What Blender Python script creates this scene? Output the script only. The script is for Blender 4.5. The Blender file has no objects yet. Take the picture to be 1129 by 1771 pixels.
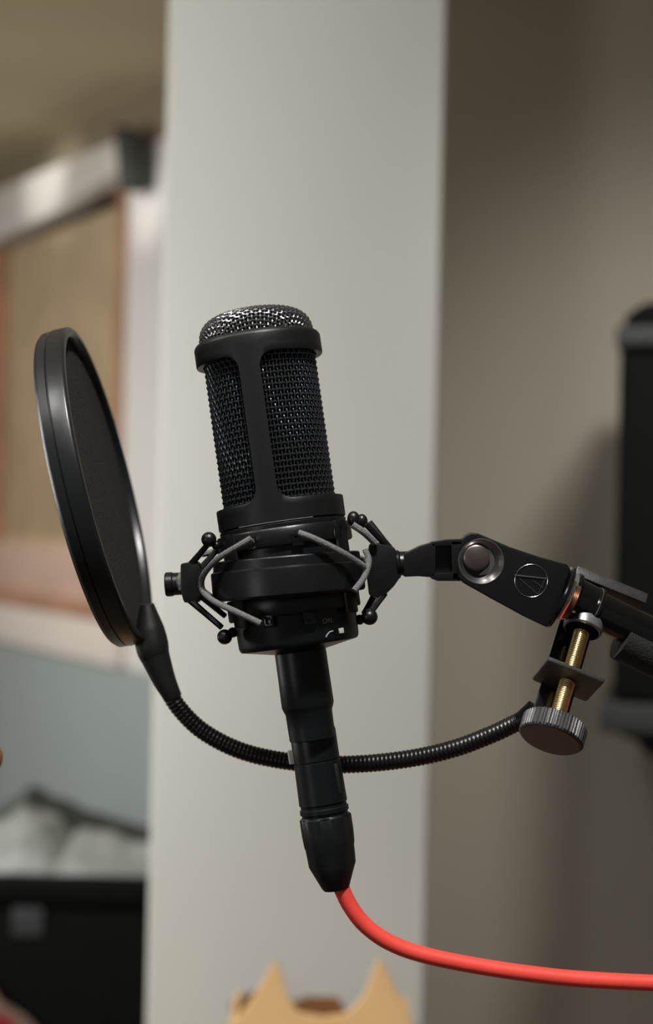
import bpy, bmesh, math, random
from mathutils import Vector, Matrix, Euler, noise
random.seed(7)
scn = bpy.context.scene
COL = scn.collection
PI = math.pi

# ------------------------------------------------------------------ camera
CAMZ = 1.45
FPX = 2700.0                      # focal length in pixels of the 1129x1771 frame
ROLL = math.radians(1.3)
cam_d = bpy.data.cameras.new('camera')
cam = bpy.data.objects.new('camera', cam_d)
COL.objects.link(cam)
cam.location = (0, 0, CAMZ)
CROT = (Matrix.Rotation(PI/2, 4, 'X') @ Matrix.Rotation(ROLL, 4, 'Z')).to_3x3()
cam.rotation_euler = CROT.to_euler()
cam_d.sensor_fit = 'VERTICAL'
cam_d.lens = 50
cam_d.sensor_height = 50*1771/FPX
cam_d.dof.use_dof = True
cam_d.dof.focus_distance = 0.645
cam_d.dof.aperture_fstop = 5.0
cam_d.clip_start = 0.01
scn.camera = cam
CR = CROT @ Vector((1, 0, 0)); CU = CROT @ Vector((0, 1, 0)); CF = CROT @ Vector((0, 0, -1))
CAM = Vector((0, 0, CAMZ))

# ------------------------------------------------------------------ world, lights, exposure
w = bpy.data.worlds.new('world'); scn.world = w; w.use_nodes = True
w.node_tree.nodes['Background'].inputs[0].default_value = (1.0, 0.97, 0.93, 1)
w.node_tree.nodes['Background'].inputs[1].default_value = 0.095
def area(name, loc, target, sx, sy, power, col):
    l = bpy.data.lights.new(name, 'AREA'); l.shape = 'RECTANGLE'; l.size = sx; l.size_y = sy
    l.energy = power; l.color = col
    o = bpy.data.objects.new(name, l); COL.objects.link(o); o.location = loc
    o.rotation_euler = (Vector(target)-Vector(loc)).to_track_quat('-Z', 'Y').to_euler()
    return o
area('ceiling_lamp', (-0.90, 0.70, CAMZ+0.76), (-0.1, 1.6, CAMZ-0.25), 0.40, 0.30, 6.5, (1.0, 0.99, 0.97))
area('ceiling_lamp', (-0.40, 0.25, CAMZ+0.77), (-0.1, 0.75, CAMZ-0.1), 0.14, 0.14, 2.8, (1.0, 0.985, 0.96))
area('fill_light', (-1.0, -0.25, CAMZ-0.05), (0.0, 0.9, CAMZ-0.15), 0.20, 0.30, 1.0, (1.0, 0.985, 0.96))  # added fill without a fixture, brightens cable and clamp from the front
area('fill_light', (-0.78, 1.02, CAMZ-0.02), (-0.15, 1.6, CAMZ-0.1), 0.16, 0.34, 6.0, (1.0, 0.99, 0.96))  # added fill without a fixture, brightens the left of the column
def spot(name, loc, target, deg, blend, soft, power, col):
    l = bpy.data.lights.new(name, 'SPOT'); l.energy = power; l.color = col
    l.spot_size = math.radians(deg); l.spot_blend = blend; l.shadow_soft_size = soft
    o = bpy.data.objects.new(name, l); COL.objects.link(o); o.location = loc
    o.rotation_euler = (Vector(target)-Vector(loc)).to_track_quat('-Z', 'Y').to_euler()
    return o
spot('unseen_spot', (0.04, 0.20, CAMZ+0.76), (0.10, 0.66, CAMZ-0.20), 58, 0.8, 0.05, 46, (1.0, 0.985, 0.96))
area('fill_light', (-1.55, 2.35, CAMZ+0.25), (-1.05, 2.85, CAMZ-0.5), 0.4, 0.3, 14, (1.0, 0.97, 0.92))  # added light with no visible source, lifts the window wall
spot('unseen_spot', (0.42, 1.10, CAMZ+0.78), (0.80, 2.3, CAMZ-0.40), 84, 1.0, 0.12, 38, (1.0, 0.96, 0.88))
SPOT = spot('unseen_spot', (-1.0, 2.3, CAMZ+0.78), (0, 3, CAMZ), 13, 0.9, 0.03, 42, (1, 0.97, 0.92))  # hidden spot added to brighten the valance
SPOT2 = spot('unseen_spot', (-1.0, 2.2, CAMZ+0.76), (0, 3, CAMZ), 11, 1.0, 0.03, 26, (1, 0.97, 0.92))  # hidden spot added for the bright patch on the wall strip
scn.view_settings.view_transform = 'Standard'
scn.view_settings.look = 'None'
scn.view_settings.exposure = 0.0
scn.view_settings.gamma = 1
scn.view_settings.use_curve_mapping = False

# ------------------------------------------------------------------ helpers
def ray(px, py):
    return (CF + CR*((px-564.5)/FPX) - CU*((py-885.5)/FPX))
def P(px, py, d):
    """world point seen at pixel (px,py) at depth d along the view axis"""
    return CAM + ray(px, py)*d
def onY(px, py, y):
    r = ray(px, py); return CAM + r*(y/r.y)

def srgb(r, g, b):
    f = lambda c: ((c/255+0.055)/1.055)**2.4 if c > 10 else c/255/12.92
    return (f(r), f(g), f(b), 1)

def mat(name, col, rough=0.5, metal=0.0, coat=0.0, bump=0.0, bscale=400, var=0.0, vscale=30, spec=0.5, col2=None, sheen=0.0):
    m = bpy.data.materials.new(name); m.use_nodes = True
    nt = m.node_tree; b = nt.nodes['Principled BSDF']
    b.inputs['Base Color'].default_value = col
    b.inputs['Roughness'].default_value = rough
    b.inputs['Metallic'].default_value = metal
    b.inputs['Coat Weight'].default_value = coat
    b.inputs['Specular IOR Level'].default_value = spec
    b.inputs['Sheen Weight'].default_value = sheen
    tc = nt.nodes.new('ShaderNodeTexCoord')
    if var > 0 or col2:
        n = nt.nodes.new('ShaderNodeTexNoise'); n.inputs['Scale'].default_value = vscale; n.inputs['Detail'].default_value = 4
        nt.links.new(tc.outputs['Object'], n.inputs['Vector'])
        r = nt.nodes.new('ShaderNodeValToRGB')
        r.color_ramp.elements[0].position = 0.3; r.color_ramp.elements[1].position = 0.7
        c = Vector(col[:3])
        a = c*(1-var); z = c*(1+var)
        if col2: z = Vector(col2[:3])
        r.color_ramp.elements[0].color = (*a, 1); r.color_ramp.elements[1].color = (*z, 1)
        nt.links.new(n.outputs[0], r.inputs[0]); nt.links.new(r.outputs[0], b.inputs['Base Color'])
    if bump > 0:
        n = nt.nodes.new('ShaderNodeTexNoise'); n.inputs['Scale'].default_value = bscale; n.inputs['Detail'].default_value = 2
        nt.links.new(tc.outputs['Object'], n.inputs['Vector'])
        bp = nt.nodes.new('ShaderNodeBump'); bp.inputs['Strength'].default_value = bump; bp.inputs['Distance'].default_value = 0.0005
        nt.links.new(n.outputs[0], bp.inputs['Height']); nt.links.new(bp.outputs[0], b.inputs['Normal'])
    return m

M = {}
M['satin_black'] = mat('satin_black_metal', (0.006, 0.0068, 0.0068, 1), 0.40, spec=0.32, bump=0.15, bscale=3000, var=0.1, vscale=300)
M['body_black'] = mat('body_black', (0.004, 0.005, 0.006, 1), 0.36, spec=0.36, var=0.1, vscale=300)
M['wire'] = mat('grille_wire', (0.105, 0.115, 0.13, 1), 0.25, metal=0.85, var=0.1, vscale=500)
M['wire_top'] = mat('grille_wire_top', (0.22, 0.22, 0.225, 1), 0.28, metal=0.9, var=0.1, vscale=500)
M['inner'] = mat('inner_dark', (0.002, 0.002, 0.002, 1), 0.9, spec=0.1, var=0.1)
M['mount'] = mat('mount_black_plastic', (0.005, 0.0055, 0.006, 1), 0.33, spec=0.42, bump=0.1, bscale=2500, var=0.1, vscale=300)
M['cord'] = mat('elastic_cord', (0.14, 0.14, 0.135, 1), 0.85, bump=0.9, bscale=2500, var=0.35, vscale=1500)
M['rubber'] = mat('black_rubber', (0.006, 0.006, 0.006, 1), 0.5, var=0.1, vscale=300)
M['gloss'] = mat('glossy_black', (0.004, 0.004, 0.0045, 1), 0.18, var=0.1, vscale=300)
M['plug'] = mat('plug_black', (0.006, 0.007, 0.008, 1), 0.42, spec=0.35, bump=0.1, bscale=1500, var=0.15, vscale=300)
M['chrome'] = mat('chrome', (0.75, 0.73, 0.70, 1), 0.12, metal=1, var=0.05, vscale=300)
M['dark_chrome'] = mat('dark_chrome', (0.16, 0.13, 0.125, 1), 0.3, metal=0.8, var=0.1, vscale=300)
M['goose'] = mat('gooseneck_black', (0.004, 0.004, 0.0045, 1), 0.34, var=0.1, vscale=300)
M['nickel'] = mat('nickel', (0.62, 0.60, 0.58, 1), 0.3, metal=0.35, var=0.05, vscale=300)
M['recess'] = mat('polished_recess', (0.42, 0.42, 0.42, 1), 0.2, metal=0.95, var=0.05, vscale=300)
M['copper'] = mat('copper_thread', (0.42, 0.26, 0.16, 1), 0.35, metal=1, var=0.1, vscale=300)
M['brass'] = mat('brass_thread', (0.95, 0.72, 0.32, 1), 0.26, metal=1, var=0.1, vscale=400)
M['knob'] = mat('knob_black_plastic', (0.035, 0.034, 0.033, 1), 0.4, bump=0.2, bscale=1800, var=0.2, vscale=300)
M['jaw'] = mat('jaw_black_paint', (0.026, 0.025, 0.024, 1), 0.42, bump=0.2, bscale=1800, var=0.2, vscale=300)
M['pad'] = mat('pad_grey', (0.30, 0.31, 0.32, 1), 0.3, metal=0.7, var=0.1, vscale=300)
M['sleeve'] = mat('knit_sleeve', (0.010, 0.010, 0.010, 1), 0.85, bump=0.6, bscale=900, var=0.3, vscale=800)
M['hoop'] = mat('hoop_black_plastic', (0.008, 0.009, 0.010, 1), 0.34, bump=0.25, bscale=120, var=0.15, vscale=60)
M['fabric'] = mat('pop_filter_fabric', (0.022, 0.021, 0.019, 1), 0.95, bump=0.8, bscale=900, var=0.85, vscale=1100, spec=0.2)
M['red'] = mat('red_cable', srgb(247, 80, 68), 0.45, bump=0.15, bscale=600, var=0.06, vscale=60)
M['print'] = mat('white_print', (0.32, 0.34, 0.36, 1), 0.5, var=0.1)
M['groove_glint'] = mat('glint_grey', (0.16, 0.16, 0.16, 1), 0.5, var=0.1)  # grey of a painted highlight, not print
M['switch'] = mat('switch_white', (0.5, 0.52, 0.42, 1), 0.5, var=0.1)
M['column'] = mat('column_paint', srgb(203, 203, 196), 0.6, bump=0.2, bscale=300, var=0.012, vscale=4)
M['wall'] = mat('wall_paint', srgb(216, 211, 198), 0.7, bump=0.3, bscale=250, var=0.02, vscale=3)
M['wall_left'] = mat('window_wall_paint', srgb(224, 222, 218), 0.6, bump=0.2, bscale=300, var=0.02, vscale=3)
M['wainscot'] = mat('grey_lower_wall', srgb(160, 170, 168), 0.6, bump=0.2, bscale=300, var=0.03, vscale=3)
M['ceiling'] = mat('ceiling_tan', srgb(206, 190, 158), 0.8, bump=0.3, bscale=200, var=0.05, vscale=2)
M['shaded_wall'] = mat('shaded_wall_brown', srgb(138, 126, 104), 0.8, bump=0.3, bscale=200, var=0.05, vscale=2)  # upper wall in shade, the darkness put into its paint colour
M['carpet'] = mat('floor_carpet', srgb(120, 108, 94), 0.95, bump=0.8, bscale=400, var=0.2, vscale=80)
M['wood'] = mat('window_wood', srgb(178, 134, 104), 0.4, var=0.2, vscale=12)
M['wood_pale'] = mat('sill_wood', srgb(206, 176, 158), 0.35, var=0.12, vscale=10)
M['trimwhite'] = mat('white_trim', srgb(224, 214, 204), 0.45, var=0.03, vscale=5)
M['slat'] = mat('blind_slat', srgb(200, 178, 144), 0.5, var=0.1, vscale=8)
M['valance'] = mat('valance_white', srgb(220, 218, 212), 0.3, var=0.03, vscale=5)
M['case'] = mat('case_black', (0.0025, 0.003, 0.003, 1), 0.7, var=0.2, vscale=30, spec=0.2)
M['tarp'] = mat('dark_grey_cloth', srgb(62, 64, 62), 0.7, var=0.15, vscale=20)
M['bag'] = mat('pale_plastic_bag', srgb(168, 174, 170), 0.3, var=0.15, vscale=18)
M['card'] = mat('cardboard', srgb(232, 190, 132), 0.85, bump=0.2, bscale=150, var=0.06, vscale=14)
M['card_shade'] = mat('cardboard_inside_shaded', srgb(128, 88, 48), 0.9, var=0.1, vscale=14)  # darker brown carries the shade inside the box
M['spk'] = mat('speaker_black', (0.004, 0.006, 0.0055, 1), 0.85, spec=0.25, var=0.1, vscale=30)
M['spk_grey'] = mat('speaker_grey', (0.06, 0.067, 0.069, 1), 0.5, var=0.1, vscale=30)
M['cloth_red'] = mat('red_cloth', srgb(214, 80, 80), 0.8, var=0.1, vscale=30)
M['cloth_pale'] = mat('pale_cloth', srgb(214, 186, 170), 0.8, var=0.1, vscale=30)
M['pole_wood'] = mat('pole_wood', srgb(170, 112, 74), 0.45, var=0.15, vscale=40)

def tag(o, label=None, cat=None, group=None, kind=None):
    if label: o['label'] = label
    if cat: o['category'] = cat
    if group: o['group'] = group
    if kind: o['kind'] = kind
    return o

def link_mesh(name, bm, material, parent=None, smooth=35, scale=1.0):
    if scale != 1.0:
        bmesh.ops.scale(bm, vec=(scale,)*3, verts=bm.verts)
    me = bpy.data.meshes.new(name)
    bmesh.ops.recalc_face_normals(bm, faces=bm.faces)
    bm.to_mesh(me); bm.free()
    if smooth:
        me.polygons.foreach_set('use_smooth', [True]*len(me.polygons))
        me.set_sharp_from_angle(angle=math.radians(smooth))
    me.materials.append(material)
    o = bpy.data.objects.new(name, me); COL.objects.link(o)
    if parent: o.parent = parent
    return o

class Frame:
    """a thing's root Empty whose local axes are x = image right turned by ang (clockwise), y = into the room, z = up; local unit one 'pixel' at its own depth"""
    def __init__(s, name, px, py, d, label, cat, ang=0, lean=0, group=None):
        s.k = d/FPX; s.px = px; s.py = py
        base = Matrix((CR, CF, CU)).transposed()
        rot = base @ Matrix.Rotation(math.radians(ang), 3, 'Y') @ Matrix.Rotation(math.radians(lean), 3, 'X')
        s.root = bpy.data.objects.new(name, None); COL.objects.link(s.root)
        s.root.empty_display_size = 0.02
        s.root.matrix_world = Matrix.Translation(P(px, py, d)) @ rot.to_4x4()
        s.root['label'] = label; s.root['category'] = cat
        if group: s.root['group'] = group
    def add(s, name, bm, m, parent=None, smooth=35, label=None):
        o = link_mesh(name, bm, M[m], parent or s.root, smooth, s.k)
        if label: o['label'] = label
        return o
    def q(s, x, y, dy=0):          # pixel -> local (for frames without rotation)
        return Vector((x-s.px, dy, s.py-y))

def merge(bm, other):
    me = bpy.data.meshes.new('tmp'); other.to_mesh(me); other.free()
    bm.from_mesh(me); bpy.data.meshes.remove(me)
    return bm
def bevel(bm, w, seg=2, ang=30):
    ed = [e for e in bm.edges if len(e.link_faces) == 2 and e.calc_face_angle(0) > math.radians(ang)]
    bmesh.ops.bevel(bm, geom=ed, offset=w, segments=seg, affect='EDGES', profile=0.6, clamp_overlap=True)
    return bm
def box(c, s, bv=0, seg=2, rot=None):
    bm = bmesh.new(); bmesh.ops.create_cube(bm, size=1)
    bmesh.ops.scale(bm, vec=s, verts=bm.verts)
    if bv: bevel(bm, bv, seg)
    if rot is not None: bmesh.ops.rotate(bm, cent=(0, 0, 0), matrix=rot, verts=bm.verts)
    bmesh.ops.translate(bm, vec=c, verts=bm.verts)
    return bm
def prism(poly, y0, y1, bv=0, seg=2):
    """polygon in x,z extruded along y"""
    bm = bmesh.new()
    a = [bm.verts.new((p[0], y0, p[1])) for p in poly]
    b = [bm.verts.new((p[0], y1, p[1])) for p in poly]
    n = len(poly)
    bm.faces.new(a); bm.faces.new(b[::-1])
    for i in range(n): bm.faces.new((a[i], b[i], b[(i+1) % n], a[(i+1) % n]))
    bmesh.ops.recalc_face_normals(bm, faces=bm.faces)
    if bv: bevel(bm, bv, seg)
    return bm
def lathe(prof, seg=64, closed=False, rfun=None):
    """profile [(r,z)] about z"""
    bm = bmesh.new(); rings = []
    for j, (r, z) in enumerate(prof):
        if r <= 1e-6: rings.append([bm.verts.new((0, 0, z))]); continue
        ring = []
        for i in range(seg):
            t = 2*PI*i/seg; rr = r*(rfun(j, t) if rfun else 1)
            ring.append(bm.verts.new((rr*math.cos(t), rr*math.sin(t), z)))
        rings.append(ring)
    pairs = list(zip(rings, rings[1:])) + ([(rings[-1], rings[0])] if closed else [])
    for A, B in pairs:
        for i in range(seg):
            j = (i+1) % seg
            if len(A) == 1 and len(B) == 1: break
            if len(A) == 1: bm.faces.new((A[0], B[i], B[j]))
            elif len(B) == 1: bm.faces.new((A[i], B[0], A[j]))
            else: bm.faces.new((A[i], B[i], B[j], A[j]))
    bmesh.ops.recalc_face_normals(bm, faces=bm.faces)
    return bm
def orient(bm, p0, p1):
    """moves a shape built along +z from the origin to p0, pointing to p1"""
    q = (Vector(p1)-Vector(p0)).to_track_quat('Z', 'Y').to_matrix()
    bmesh.ops.rotate(bm, cent=(0, 0, 0), matrix=q, verts=bm.verts)
    bmesh.ops.translate(bm, vec=Vector(p0), verts=bm.verts)
    return bm
def catmull(pts, n):
    pts = [Vector(p) for p in pts]
    P_ = [pts[0]*2-pts[1]] + pts + [pts[-1]*2-pts[-2]]
    out = []
    for i in range(1, len(P_)-2):
        a, b, c, d = P_[i-1:i+3]
        for k in range(n):
            t = k/n
            out.append(0.5*((2*b)+(c-a)*t+(2*a-5*b+4*c-d)*t*t+(3*b-a-3*c+d)*t**3))
    out.append(pts[-1])
    return out
def resample(pts, step):
    L = [0]
    for a, b in zip(pts, pts[1:]): L.append(L[-1]+(b-a).length)
    n = max(2, int(L[-1]/step)); out = []; j = 0
    for i in range(n+1):
        s = L[-1]*i/n
        while j < len(L)-2 and L[j+1] < s: j += 1
        t = (s-L[j])/max(1e-9, L[j+1]-L[j]); out.append(pts[j].lerp(pts[j+1], t))
    return out
def tube(pts, r, sides=12, cap=True, closed=False):
    pts = [Vector(p) for p in pts]; n = len(pts)
    bm = bmesh.new(); rings = []
    T = []
    for i in range(n):
        a = pts[(i-1) % n] if (closed or i > 0) else pts[i]
        b = pts[(i+1) % n] if (closed or i < n-1) else pts[i]
        T.append((b-a).normalized())
    up = Vector((0, 0, 1)) if abs(T[0].z) < 0.9 else Vector((0, 1, 0))
    N = (up-T[0]*up.dot(T[0])).normalized()
    for i in range(n):
        if i: N = (N-T[i]*N.dot(T[i])).normalized()
        B = T[i].cross(N)
        rr = r[i] if isinstance(r, (list, tuple)) else r
        rings.append([bm.verts.new(pts[i]+(N*math.cos(2*PI*k/sides)+B*math.sin(2*PI*k/sides))*rr) for k in range(sides)])
    m = n if closed else n-1
    for i in range(m):
        A = rings[i]; B2 = rings[(i+1) % n]
        for k in range(sides):
            l = (k+1) % sides
            bm.faces.new((A[k], A[l], B2[l], B2[k]))
    if cap and not closed:
        bm.faces.new(rings[0][::-1]); bm.faces.new(rings[-1])
    return bm
def ball(c, r, sc=(1, 1, 1), seg=16):
    bm = bmesh.new(); bmesh.ops.create_uvsphere(bm, u_segments=seg, v_segments=seg//2+2, radius=r)
    bmesh.ops.scale(bm, vec=sc, verts=bm.verts); bmesh.ops.translate(bm, vec=c, verts=bm.verts)
    return bm
def boolean(bm, cutter):
    ms = []
    for b in (bm, cutter):
        me = bpy.data.meshes.new('t'); bmesh.ops.recalc_face_normals(b, faces=b.faces); b.to_mesh(me); b.free()
        o = bpy.data.objects.new('t', me); COL.objects.link(o); ms.append(o)
    md = ms[0].modifiers.new('b', 'BOOLEAN'); md.object = ms[1]; md.operation = 'DIFFERENCE'; md.solver = 'EXACT'
    dg = bpy.context.evaluated_depsgraph_get()
    me = bpy.data.meshes.new_from_object(ms[0].evaluated_get(dg))
    out = bmesh.new(); out.from_mesh(me); bpy.data.meshes.remove(me)
    for o in ms:
        m_ = o.data; bpy.data.objects.remove(o); bpy.data.meshes.remove(m_)
    return out
def text_bm(s, size, depth=0.3):
    cu = bpy.data.curves.new('t', 'FONT'); cu.body = s; cu.size = size; cu.extrude = depth; cu.align_x = 'CENTER'
    cu.resolution_u = 3
    o = bpy.data.objects.new('t', cu); COL.objects.link(o)
    dg = bpy.context.evaluated_depsgraph_get()
    me = bpy.data.meshes.new_from_object(o.evaluated_get(dg))
    bm = bmesh.new(); bm.from_mesh(me); bpy.data.meshes.remove(me)
    bpy.data.objects.remove(o); bpy.data.curves.remove(cu)
    return bm

# ------------------------------------------------------------------ the room
def quad_box(name, pts_bottom, h0, h1, m, kind='structure', label=None, cat=None):
    bm = bmesh.new()
    a = [bm.verts.new((p[0], p[1], h0)) for p in pts_bottom]
    b = [bm.verts.new((p[0], p[1], h1)) for p in pts_bottom]
    n = len(a); bm.faces.new(a); bm.faces.new(b[::-1])
    for i in range(n): bm.faces.new((a[i], b[i], b[(i+1) % n], a[(i+1) % n]))
    o = link_mesh(name, bm, M[m], None, 0)
    return tag(o, label, cat, None, kind)
HC = CAMZ + 0.81
quad_box('floor', [(-3.5, -1.5), (3, -1.5), (3, 5), (-3.5, 5)], -0.05, 0.0, 'carpet', label='brown carpeted floor', cat='floor')
quad_box('ceiling', [(-3.5, -1.5), (3, -1.5), (3, 5), (-3.5, 5)], HC, HC+0.05, 'ceiling', label='tan ceiling in shade at the upper left', cat='ceiling')
cl = onY(271, 885, 1.6).x; cr = onY(753, 885, 1.6).x
col_bm = box(((cl+cr)/2, 1.6+0.15, HC/2), (cr-cl, 0.30, HC), 0.006, 3)
tag(link_mesh('wall_column', col_bm, M['column'], None, 30), 'broad off-white square column behind the microphone', 'column', None, 'structure')
quad_box('wall_back', [(cl+0.02, 2.30), (3, 2.30), (3, 2.40), (cl+0.02, 2.40)], 0, HC, 'wall', label='taupe wall in shade to the right of the column', cat='wall')
# window wall running away to the left of the column
WA = onY(250, 885, 3.0); WDIR = Vector((-math.sin(math.radians(32)), math.cos(math.radians(32)), 0))
WN = Vector((-WDIR.y, WDIR.x, 0))          # faces the camera
if WN.dot(CAM-WA) < 0: WN = -WN
def onW(px, py, off=0):
    r = ray(px, py); t = (WA+WN*off-CAM).dot(WN)/r.dot(WN); p = CAM+r*t
    return (p-WA).dot(WDIR), p.z
def wallbox(name, s0, s1, z0, z1, o0, o1, m, parent=None, bv=0.0):
    ctr = WA + WDIR*((s0+s1)/2) + WN*((o0+o1)/2); ctr.z = (z0+z1)/2
    rot = Matrix((WDIR, WN, Vector((0, 0, 1)))).transposed()
    if parent: ctr = ctr-parent.location
    return link_mesh(name, box(ctr, (abs(s1-s0), abs(o1-o0), abs(z1-z0)), bv, 2, rot), M[m], parent, 30)
ZS = CAMZ
s_r = onW(214, 700)[0]; s_l = onW(4, 700)[0]; s_ll = onW(-24, 700)[0]
zsill = onW(120, 946)[1]; zor = onW(80, 1030)[1]; zor2 = onW(80, 1052)[1]; zap = onW(100, 1128)[1]; ztop = onW(110, 345)[1]
SN = -0.3
def wallpiece(name, s0, s1, z0, z1, m, th=0.12):
    return wallbox(name, s0, s1, z0, z1, -th, 0, m)
zbm = onW(230, 262)[1]
tag(wallpiece('wall_left', SN, s_r+0.0, zap, zbm, 'wall_left'), 'white wall strip between the window and the column', 'wall', None, 'structure')
tag(wallpiece('wall_left_lower', SN, 2.6, 0, zap, 'wainscot'), 'grey lower wall under the window', 'wall', None, 'structure')
tag(wallpiece('wall_left_shaded', SN, s_r, zbm, HC, 'shaded_wall'), 'upper wall above the white strip, shade painted in brown', 'shaded_wall', None, 'structure')  # no separate beam: wall top with shade put into its colour
tag(wallpiece('wall_left_upper', s_r, 2.6, ztop, HC, 'shaded_wall'), 'wall above the window', 'wall', None, 'structure')  # darkened by the same painted shade
tag(wallpiece('wall_left_far', s_ll, 2.6, zap, ztop, 'wall_left'), 'wall beyond the far side of the window', 'wall', None, 'structure')
wr = bpy.data.objects.new('window_1', None); COL.objects.link(wr)
wr.location = WA + WDIR*((s_r+s_l)/2); wr.location.z = zap
tag(wr, 'wood-framed window with brown blinds, behind the pop filter', 'window', None, 'structure')
wallbox('window_jamb', s_r, s_r+0.022, zsill, ztop, -0.03, 0.012, 'wood', wr, 0.003)
wallbox('window_jamb', s_l, s_ll, zsill, ztop, -0.03, 0.012, 'wood', wr, 0.003)
wallbox('window_head', s_r, s_ll, ztop-0.03, ztop, -0.03, 0.012, 'wood', wr, 0.003)
wallbox('lower_casing', s_r, s_ll, zor, zsill, -0.10, 0.01, 'wood_pale', wr, 0.003)
wallbox('window_sill', s_r-0.02, s_ll+0.05, zor2, zor, -0.10, 0.035, 'wood', wr, 0.004)
wallbox('sill_apron', s_r-0.04, s_ll+0.4, zap, zor2, -0.10, 0.02, 'trimwhite', wr, 0.004)
wallbox('glass_pane', s_r+0.03, s_l, zsill, ztop-0.03, -0.095, -0.09, 'gloss', wr)
br = bpy.data.objects.new('window_blind', None); COL.objects.link(br); br.location = wr.location
tag(br, 'brown horizontal slat blind lowered in the window at left', 'blind')
sb = bmesh.new(); rotw = Matrix((WDIR, WN, Vector((0, 0, 1)))).transposed()
z = zsill+0.012
while z < ztop-0.05:
    c = WA + WDIR*((s_r+0.038+s_l-0.003)/2) + WN*(-0.012); c.z = z
    b = box((0, 0, 0), (s_l-s_r-0.044, 0.016, 0.0012), 0, 1, Matrix.Rotation(math.radians(52), 3, 'X'))
    bmesh.ops.rotate(b, cent=(0, 0, 0), matrix=rotw, verts=b.verts)
    bmesh.ops.translate(b, vec=c-br.location, verts=b.verts); merge(sb, b); z += 0.0125
tag(link_mesh('slat', sb, M['slat'], br, 0), kind='stuff')
wallbox('bottom_rail', s_r+0.038, s_l-0.003, zsill+0.0, zsill+0.012, -0.022, -0.004, 'slat', br, 0.002)
# slanting pale valance at the window head
def wall_poly(name, pix, o0, o1, m, parent, bv=0.004):
    pts = [onW(x, y, o1) for x, y in pix]
    bm = prism([(s, z_) for s, z_ in pts], o0, o1, bv)
    bmesh.ops.rotate(bm, cent=(0, 0, 0), matrix=rotw, verts=bm.verts)
    off = Vector((WA.x, WA.y, 0)) - (parent.location if parent else Vector((0, 0, 0)))
    bmesh.ops.translate(bm, vec=off, verts=bm.verts)
    return link_mesh(name, bm, M[m], parent, 30)
wall_poly('valance', [(-60, 350), (60, 300), (205, 240), (208, 285), (110, 360), (-60, 440)], 0.014, 0.06, 'valance', br)
wall_poly('end_bracket', [(196, 215), (222, 232), (222, 320), (205, 330)], 0.013, 0.062, 'tarp', br)
SPOT.rotation_euler = (P(112, 325, 3.38)-SPOT.location).to_track_quat('-Z', 'Y').to_euler()
SPOT2.rotation_euler = (P(246, 352, 3.0)-SPOT2.location).to_track_quat('-Z', 'Y').to_euler()

# ------------------------------------------------------------------ microphone
AX = 8.07; LEAN = -3.5
mic = Frame('condenser_microphone', 517, 1111, 0.655,
            'black side-address condenser microphone with woven wire grille, tilted in the shock mount', 'microphone', -AX, LEAN)
# Frame turned: x = across, z = up along the mic, y = away from the camera
def cyl_pt(th, r, z):      # th = 0 faces the camera, positive to the right
    return Vector((r*math.sin(th), -r*math.cos(th), z))
# body
body = lathe([(0, -16), (44, -16), (47, -15.5), (96, -6), (101, -5), (103.5, -1), (104.5, 4), (108, 120), (110, 203), (108.5, 205), (104, 205.5), (104, 207.5), (60, 208)], 96)
body = mic.add('body', body, 'body_black')
neck = lathe([(0, -12), (44.5, -12), (44.8, -60), (45.3, -108), (43.5, -114), (40.5, -121), (40, -150), (39.5, -167), (38, -168), (0, -168)], 64)
mic.add('neck', neck, 'body_black')
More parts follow.
